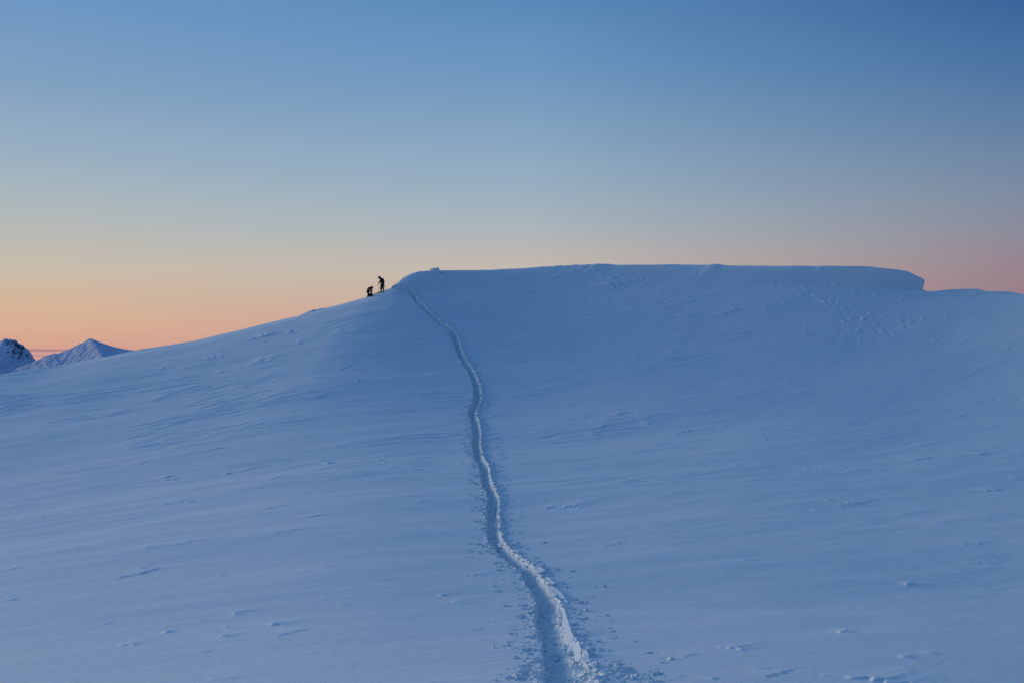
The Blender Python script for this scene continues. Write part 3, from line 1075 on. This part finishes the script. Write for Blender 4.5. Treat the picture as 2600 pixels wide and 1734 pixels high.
# ------------------------------------------------------------------ people and their gear
M_black = plain('black_cloth', (.012, .012, .014), .8)
M_black2 = plain('black_trouser_cloth', (.010, .010, .012), .85)
M_rust = plain('rust_jacket_cloth', (.17, .028, .010), .75)
M_skin = plain('skin', (.35, .2, .14), .6, var=.1)
M_cap = plain('black_wool', (.015, .016, .018), .9)
M_grey = plain('grey_goggle_strap', (.12, .14, .14), .5)
M_pack = plain('black_pack_fabric', (.008, .008, .009), .8)
M_alu = plain('brown_grey_metal', (.16, .13, .12), .45, metallic=.6)
M_rub = plain('black_rubber', (.01, .01, .01), .7)


def obj_from(name, V, F, mat, parent=None, smooth=True):
    me = bpy.data.meshes.new(name)
    me.from_pydata([tuple(v) for v in V], [], F)
    me.polygons.foreach_set('use_smooth', [smooth] * len(me.polygons))
    me.materials.append(mat)
    me.update()
    o = bpy.data.objects.new(name, me)
    col.objects.link(o)
    if parent: o.parent = parent
    return o


def skin(name, joints, mat, parent, grow=0.0, sub=2):
    """joints: list of (key, parent_key, (x,y,z), radius)"""
    idx = {}
    V, E, Rr = [], [], []
    for key, pk, p, r in joints:
        idx[key] = len(V)
        V.append(p)
        Rr.append(r + grow)
        if pk is not None:
            E.append((idx[pk], idx[key]))
    me = bpy.data.meshes.new(name)
    me.from_pydata(V, E, [])
    o = bpy.data.objects.new(name, me)
    col.objects.link(o)
    mod = o.modifiers.new('skin', 'SKIN')
    mod.use_smooth_shade = True
    mod.branch_smoothing = .5
    sk = me.skin_vertices[0].data
    for i, r in enumerate(Rr):
        sk[i].radius = (r, r) if isinstance(r, (int, float)) else r
        sk[i].use_root = (i == 0)
    sb = o.modifiers.new('sub', 'SUBSURF')
    sb.levels = sub
    sb.render_levels = sub
    dg = bpy.context.evaluated_depsgraph_get()
    ev = o.evaluated_get(dg)
    me2 = bpy.data.meshes.new_from_object(ev)
    o.modifiers.clear()
    o.data = me2
    me2.name = name
    me2.materials.clear()
    me2.materials.append(mat)
    me2.polygons.foreach_set('use_smooth', [True] * len(me2.polygons))
    if parent: o.parent = parent
    return o


def tube_geo(pts, rad, n=8, V=None, F=None):
    """tapered tube with rounded ends added to V, F"""
    V = [] if V is None else V
    F = [] if F is None else F
    pts = [Vector(p) for p in pts]
    pts2 = [pts[0] - (pts[1] - pts[0]).normalized() * rad[0] * .6] + pts + [pts[-1] + (pts[-1] - pts[-2]).normalized() * rad[-1] * .6]
    rad2 = [rad[0] * .45] + list(rad) + [rad[-1] * .45]
    off = len(V)
    m = len(pts2)
    for i, (p, r) in enumerate(zip(pts2, rad2)):
        d = (pts2[min(i + 1, m - 1)] - pts2[max(i - 1, 0)]).normalized()
        a = d.orthogonal().normalized() if i == 0 else (prev - d * prev.dot(d)).normalized()
        prev = a
        b = d.cross(a)
        for k in range(n):
            t = 2 * math.pi * k / n
            V.append(tuple(p + a * math.cos(t) * r + b * math.sin(t) * r))
    for i in range(m - 1):
        for k in range(n):
            F.append((off + i * n + k, off + i * n + (k + 1) % n, off + (i + 1) * n + (k + 1) % n, off + (i + 1) * n + k))
    F.append(tuple(off + k for k in range(n))[::-1])
    F.append(tuple(off + (m - 1) * n + k for k in range(n)))
    return V, F


def ellipsoid(c, r, rot=0.0, V=None, F=None, n=16, m=10, fun=None):
    V = [] if V is None else V
    F = [] if F is None else F
    off = len(V)
    cr_, sr_ = math.cos(rot), math.sin(rot)
    for i in range(m + 1):
        ph = math.pi * i / m
        for j in range(n):
            t = 2 * math.pi * j / n
            p = [math.sin(ph) * math.cos(t), math.sin(ph) * math.sin(t), math.cos(ph)]
            if fun: p = fun(p)
            X, Y_, Z_ = p[0] * r[0], p[1] * r[1], p[2] * r[2]
            V.append((c[0] + X * cr_ + Z_ * sr_, c[1] + Y_, c[2] - X * sr_ + Z_ * cr_))
    for i in range(m):
        for j in range(n):
            F.append((off + i * n + j, off + (i + 1) * n + j, off + (i + 1) * n + (j + 1) % n, off + i * n + (j + 1) % n))
    return V, F


def glove(name, wrist, direction, curl_dir, mat, parent, side=1.0):
    """palm, four unequal curled fingers and a thumb"""
    w = Vector(wrist)
    d = Vector(direction).normalized()
    c = Vector(curl_dir)
    c = (c - d * c.dot(d)).normalized()
    s_ = d.cross(c) * side
    V, F = [], []
    V, F = tube_geo([w - d * .03, w + d * .02], [.034, .032], 10, V, F)
    for k in range(4):                       # palm, four strands side by side
        o_ = s_ * (-.027 + .018 * k)
        V, F = tube_geo([w + d * .0 + o_ * .6, w + d * .05 + o_, w + d * .085 + o_], [.016, .016, .014], 8, V, F)
        ln = (.030, .036, .033, .025)[k]
        p0 = w + d * .088 + o_
        p1 = p0 + d * ln * .8 + c * ln * .5
        p2 = p1 + d * ln * .1 + c * ln * .9
        p3 = p2 - d * ln * .5 + c * ln * .4
        V, F = tube_geo([p0, p1, p2, p3], [.0115, .011, .010, .009], 8, V, F)
    t0 = w + d * .03 - s_ * .03
    t1 = t0 + d * .025 - s_ * .018 + c * .012
    t2 = t1 + d * .022 + c * .024 + s_ * .006
    V, F = tube_geo([t0, t1, t2], [.014, .012, .010], 8, V, F)
    return obj_from(name, V, F, mat, parent)


def person_root(px, t, label, group):
    th = float(th_of(px, 740))
    r = float(f_rc(np.array([th]))[0]) * t
    x, y = r * math.sin(th), r * math.cos(th)
    e = bpy.data.objects.new('person', None)
    col.objects.link(e)
    z = float(height(np.array([x]), np.array([y]), False)[0])
    e.location = (x, y, z)
    e.empty_display_size = .5
    tag(e, label, 'person', group)
    return e


def gz(root, x, y, h=0.0):               # ground height under a local point of the person
    X = np.array([root.location.x + x])
    Y = np.array([root.location.y + y])
    return float(height(X, Y, False)[0]) - root.location.z + h


GROUP = 'people standing on the skyline shoulder'
# ---- the standing one, head bowed to the left
A = person_root(970, .985, 'person standing in dark jacket with head bowed, holding poles on the skyline', GROUP)
fl = (-.12, -.09)
frt = (.14, .08)
PS = 1.08
A.scale = (PS, PS, PS)
zl, zr = gz(A, *fl) / PS, gz(A, *frt) / PS
J = [('pelvis', None, (.03, 0, .88), .125), ('waist', 'pelvis', (.03, 0, 1.02), .115), ('chest', 'waist', (-.07, 0, 1.24), .155), ('neckb', 'chest', (-.16, 0, 1.40), .09),
     ('neck', 'neckb', (-.215, 0, 1.475), .058), ('skull', 'neck', (-.27, 0, 1.555), .085), ('crown', 'skull', (-.29, 0, 1.62), .07), ('brow', 'skull', (-.335, 0, 1.575), .05),
     ('chin', 'brow', (-.335, 0, 1.49), .028), ('nose', 'brow', (-.385, 0, 1.545), .014),
     ('shl', 'neckb', (-.12, -.17, 1.36), .062), ('ell', 'shl', (-.20, -.25, 1.08), .044), ('wrl', 'ell', (-.375, -.2, .89), .03),
     ('shr', 'neckb', (-.08, .17, 1.36), .062), ('elr', 'shr', (.06, .27, 1.09), .044), ('wrr', 'elr', (.16, .22, .86), .03),
     ('hipl', 'pelvis', (-.02, -.09, .82), .095), ('kneel', 'hipl', (-.105, -.1, .46 + zl * .5), .062), ('calfl', 'kneel', (-.10, -.1, .3 + zl * .8), .056), ('ankl', 'calfl', (-.10, -.1, .10 + zl), .042),
     ('toel', 'ankl', (-.24, -.11, .045 + zl), .032),
     ('hipr', 'pelvis', (.06, .09, .82), .095), ('kneer', 'hipr', (.09, .1, .47 + zr * .5), .062), ('calfr', 'kneer', (.12, .1, .31 + zr * .8), .056), ('ankr', 'calfr', (.13, .09, .10 + zr), .042),
     ('toer', 'ankr', (-.0, .09, .045 + zr), .032)]
skin('body', J, M_skin, A)
jd = {k: (p, r) for k, _, p, r in J}


def sub(keys, grow, tops=()):
    out = []
    for k, pk, p, r in J:
        if k in keys:
            out.append((k, pk if pk in keys else None, p, r + grow + (tops.get(k, 0) if tops else 0)))
    return out


jk = sub(('pelvis', 'waist', 'chest', 'neckb', 'neck', 'shl', 'ell', 'wrl', 'shr', 'elr', 'wrr'), .045, {'pelvis': .022, 'neck': .004, 'waist': .012})
skin('jacket', jk, M_black, A)
skin('trousers', [('p', None, (.03, 0, .90), .15), ('hipl', 'p', (-.02, -.09, .80), .145), ('kneel', 'hipl', (-.095, -.1, .46 + zl * .5), .115), ('bl', 'kneel', (-.10, -.1, .16 + zl), .10),
                  ('hipr', 'p', (.07, .09, .80), .145), ('kneer', 'hipr', (.10, .1, .47 + zr * .5), .115), ('br', 'kneer', (.135, .09, .16 + zr), .10)], M_black2, A)


def boot(parent, x, y, z, sgn):
    V, F = tube_geo([(x, y, z + .17), (x, y, z + .07)], [.062, .058], 12)
    V, F = tube_geo([(x - sgn * .055, y, z + .045), (x + sgn * .06, y, z + .05), (x + sgn * .17, y, z + .04)], [.045, .05, .038], 12, V, F)
    b = obj_from('boot', V, F, M_rub, parent)
    V, F = [], []
    V, F = tube_geo([(x - sgn * .08, y, z + .012), (x + sgn * .2, y, z + .012)], [.03, .03], 8)
    V = [(a, y + (b_ - y) * 1.6, z + .012 + (c - z - .012) * .5) for a, b_, c in V]
    obj_from('sole', V, F, M_rub, b, False)
    return b


boot(A, -.10, -.1, zl - .01, -1)
boot(A, .13, .09, zr - .01, -1)
# hood with a short peak
V, F = ellipsoid((-.29, 0, 1.575), (.150, .125, .15), .55)
V, F = ellipsoid((-.19, 0, 1.49), (.14, .13, .11), .6, V, F)
hd = obj_from('hood', V, F, M_cap, A)
V, F = ellipsoid((-.12, 0, 1.42), (.17, .19, .12), .75)
obj_from('collar', V, F, M_black, A)
V, F = ellipsoid((-.405, 0, 1.545), (.075, .085, .018), -.62)
obj_from('peak', V, F, M_cap, hd)
glove('glove', jd['wrl'][0], (-.55, .05, -.62), (.5, .2, -.6), M_black, A)
glove('glove', jd['wrr'][0], (.3, .0, -.65), (.4, -.3, -.5), M_black, A, -1)

# rucksack on the back: a thing of its own
def thing(name, loc, label, cat, group=None):
    e = bpy.data.objects.new(name, None)
    col.objects.link(e)
    e.location = loc
    tag(e, label, cat, group)
    return e


def rbox(name, c, h, rot, mat, parent, p=4.0, seed=0, n=22, m=14):
    def fun(q):
        return [math.copysign(abs(v) ** (2 / p), v) for v in q]
    V, F = ellipsoid(c, h, rot, n=n, m=m, fun=fun)
    V = [(a + .012 * math.sin(17 * c_ + seed), b + .008 * math.sin(13 * a), c_) for a, b, c_ in V]
    return obj_from(name, V, F, mat, parent)


loc = A.location
R1 = thing('rucksack', (loc.x, loc.y, loc.z), 'black rucksack worn on the back of the standing person', 'rucksack')
R1.scale = (PS, PS, PS)
rbox('pack_body', (.13, 0, 1.20), (.115, .15, .25), -.22, M_pack, R1)
rbox('lid', (.035, 0, 1.45), (.12, .14, .06), .45, M_pack, R1)
rbox('pocket', (.215, 0, 1.12), (.05, .11, .13), -.12, M_pack, R1)
for sy in (-.1, .1):
    V, F = tube_geo([(.02, sy, 1.43), (-.10, sy * 1.2, 1.45), (-.215, sy * 1.2, 1.28), (-.17, sy * 1.3, 1.06), (.03, sy * 1.3, 1.0)], [.022, .024, .024, .02, .018], 8)
    obj_from('strap', V, F, M_pack, R1)
V, F = tube_geo([(.10, -.17, .97), (-.06, -.17, .96), (-.11, 0, .95), (-.06, .17, .96), (.10, .17, .97)], [.022] * 5, 8)
obj_from('hip_belt', V, F, M_pack, R1)


def pole(top, tip, label):
    e = thing('trekking_pole', tuple(Vector(loc) + Vector(tip)), label, 'trekking pole', 'trekking poles of the standing person')
    t = Vector(top) * PS - Vector(tip)
    d = t.normalized()
    V, F = tube_geo([d * .02, d * (t.length * .5), t - d * .10], [.012, .015, .017], 8)
    obj_from('shaft', V, F, M_alu, e)
    V, F = tube_geo([t - d * .13, t - d * .06, t + d * .01], [.017, .020, .024], 10)
    obj_from('grip', V, F, M_rub, e)
    V, F = tube_geo([d * .10 - d * .004, d * .10 + d * .004], [.05, .05], 14)
    obj_from('basket', V, F, M_rub, e)
    V, F = tube_geo([t - d * .02, t - d * .07 + Vector((.07, .0, -.03)), t - d * .14 + Vector((.075, .02, -.03)), t - d * .10 + Vector((.02, 0, 0))], [.010] * 4, 6)
    obj_from('wrist_loop', V, F, M_grey, e)
    return e


hx = -.425
tipx, tipy = -.375, -.20
pole((hx, -.20, .835), (tipx, tipy, gz(A, tipx, tipy, -.06)), 'thin pole planted upright in front of the standing person')
t2x = .60
t2y = .12
pole((.20, .2, .80), (t2x, t2y, gz(A, t2x, t2y, -.04)), 'thin pole slanting back to the snow behind the standing person')

# ---- the bending one in the rust jacket, facing right, hands in the pack on the snow
B = person_root(935, .985, 'person bending over in rust jacket, reaching into a black rucksack', GROUP)
f1, f2 = (-.03, -.10), (-.06, .12)
B.scale = (PS, PS, PS)
z1, z2 = gz(B, *f1) / PS, gz(B, *f2) / PS
J = [('pelvis', None, (-.04, 0, .66), .12), ('waist', 'pelvis', (.00, 0, .80), .11), ('chest', 'waist', (.12, 0, .95), .13), ('neckb', 'chest', (.22, 0, 1.02), .08),
     ('neck', 'neckb', (.275, 0, 1.03), .056), ('skull', 'neck', (.35, 0, 1.02), .085), ('crown', 'skull', (.39, 0, 1.05), .07), ('brow', 'skull', (.39, 0, .965), .05),
     ('chin', 'brow', (.315, 0, .925), .028), ('nose', 'brow', (.385, 0, .905), .014),
     ('shl', 'neckb', (.20, -.17, .97), .062), ('ell', 'shl', (.20, -.20, .69), .044), ('wrl', 'ell', (.26, -.13, .47), .03),
     ('shr', 'neckb', (.26, .17, .97), .062), ('elr', 'shr', (.36, .19, .70), .044), ('wrr', 'elr', (.34, .11, .46), .03),
     ('hipl', 'pelvis', (-.03, -.09, .62), .095), ('kneel', 'hipl', (.06, -.12, .40 + z1 * .5), .062), ('calfl', 'kneel', (.02, -.11, .26 + z1 * .8), .056), ('ankl', 'calfl', (-.04, -.10, .10 + z1), .042),
     ('toel', 'ankl', (.10, -.12, .04 + z1), .032),
     ('hipr', 'pelvis', (-.05, .09, .62), .095), ('kneer', 'hipr', (.04, .13, .40 + z2 * .5), .062), ('calfr', 'kneer', (-.0, .12, .26 + z2 * .8), .056), ('ankr', 'calfr', (-.07, .12, .10 + z2), .042),
     ('toer', 'ankr', (.07, .14, .04 + z2), .032)]
skin('body', J, M_skin, B)
jd = {k: (p, r) for k, _, p, r in J}
skin('jacket', sub(('pelvis', 'waist', 'chest', 'neckb', 'neck', 'shl', 'ell', 'wrl', 'shr', 'elr', 'wrr'), .045, {'pelvis': .03, 'waist': .02}), M_rust, B)
skin('trousers', [('p', None, (-.03, 0, .62), .15), ('hipl', 'p', (-.02, -.09, .56), .14), ('kneel', 'hipl', (.05, -.12, .40 + z1 * .5), .11), ('bl', 'kneel', (-.035, -.10, .15 + z1), .095),
                  ('hipr', 'p', (-.05, .09, .56), .14), ('kneer', 'hipr', (.03, .13, .40 + z2 * .5), .11), ('br', 'kneer', (-.07, .12, .15 + z2), .095)], M_black2, B)
boot(B, -.04, -.10, z1 - .01, 1)
boot(B, -.07, .12, z2 - .01, 1)
V, F = ellipsoid((.38, 0, 1.0), (.15, .13, .155), .9)
hd = obj_from('helmet', V, F, M_cap, B)
V, F = ellipsoid((.435, 0, .93), (.03, .1, .06), .5)
obj_from('peak', V, F, M_cap, hd)
V, F = tube_geo([(.30, -.115, 1.06), (.35, -.125, .98), (.40, -.11, .91)], [.016] * 3, 8)
obj_from('goggle_strap', V, F, M_grey, B)
glove('glove', jd['wrl'][0], (.15, .1, -.9), (.7, .5, 0), M_black, B)
glove('glove', jd['wrr'][0], (-.1, -.1, -.9), (-.6, -.5, 0), M_black, B, -1)

# open rucksack on the snow under the hands
bl = B.location
px_, py_ = .29, -.02
rz = gz(B, px_, py_)
R2 = thing('rucksack', (bl.x + px_, bl.y + py_, bl.z + rz), 'black open rucksack standing on the snow in front of the bending person', 'rucksack')
rbox('pack_body', (0, 0, .13), (.25, .17, .20), .1, M_pack, R2, seed=2)
rbox('pocket', (.05, -.17, .12), (.14, .05, .11), 0, M_pack, R2, seed=4)
rbox('side_pocket', (-.2, 0, .07), (.10, .12, .12), .3, M_pack, R2, seed=6)
V, F = tube_geo([(.02, 0, .28), (.09, .0, .34), (.15, 0, .355), (.17, .02, .38)], [.06, .055, .05, .025], 10)
obj_from('lid', V, F, M_pack, R2)
V, F = tube_geo([(-.16, -.08, .26), (-.10, -.1, .33), (.0, -.11, .32), (.05, -.1, .26)], [.02] * 4, 8)
obj_from('strap', V, F, M_pack, R2)
V, F = tube_geo([(.2, .06, .1), (.27, .07, .14), (.29, .05, .05), (.24, .02, -.02)], [.02] * 4, 8)
obj_from('strap', V, F, M_pack, R2)

# a low strip of dark gear lying on the snow between them
th1 = float(th_of(954, 747))
rr_ = float(f_rc(np.array([th1]))[0]) * .990
gxx, gyy = rr_ * math.sin(th1), rr_ * math.cos(th1)
hgt = lambda a, b: float(height(np.array([a]), np.array([b]), False)[0])
g0 = hgt(gxx, gyy)
G = thing('gear_bundle', (gxx, gyy, g0), 'low dark strip of gear lying on the snow between the two people', 'gear')
pts = []
for q in np.linspace(-.42, .30, 8):
    pts.append((float(q), .0, hgt(gxx + q, gyy) - g0 + .035))
V, F = tube_geo(pts, [.012, .02, .026, .03, .034, .036, .04, .04], 8)
obj_from('wrap', V, F, M_pack, G)
V, F = ellipsoid((.36, 0, hgt(gxx + .36, gyy) - g0 + .06), (.065, .06, .06), .2)
obj_from('pouch', V, F, M_pack, G)

# ------------------------------------------------------------------ render
scene.render.resolution_x = 1024
scene.render.resolution_y = 682
print('scene built')
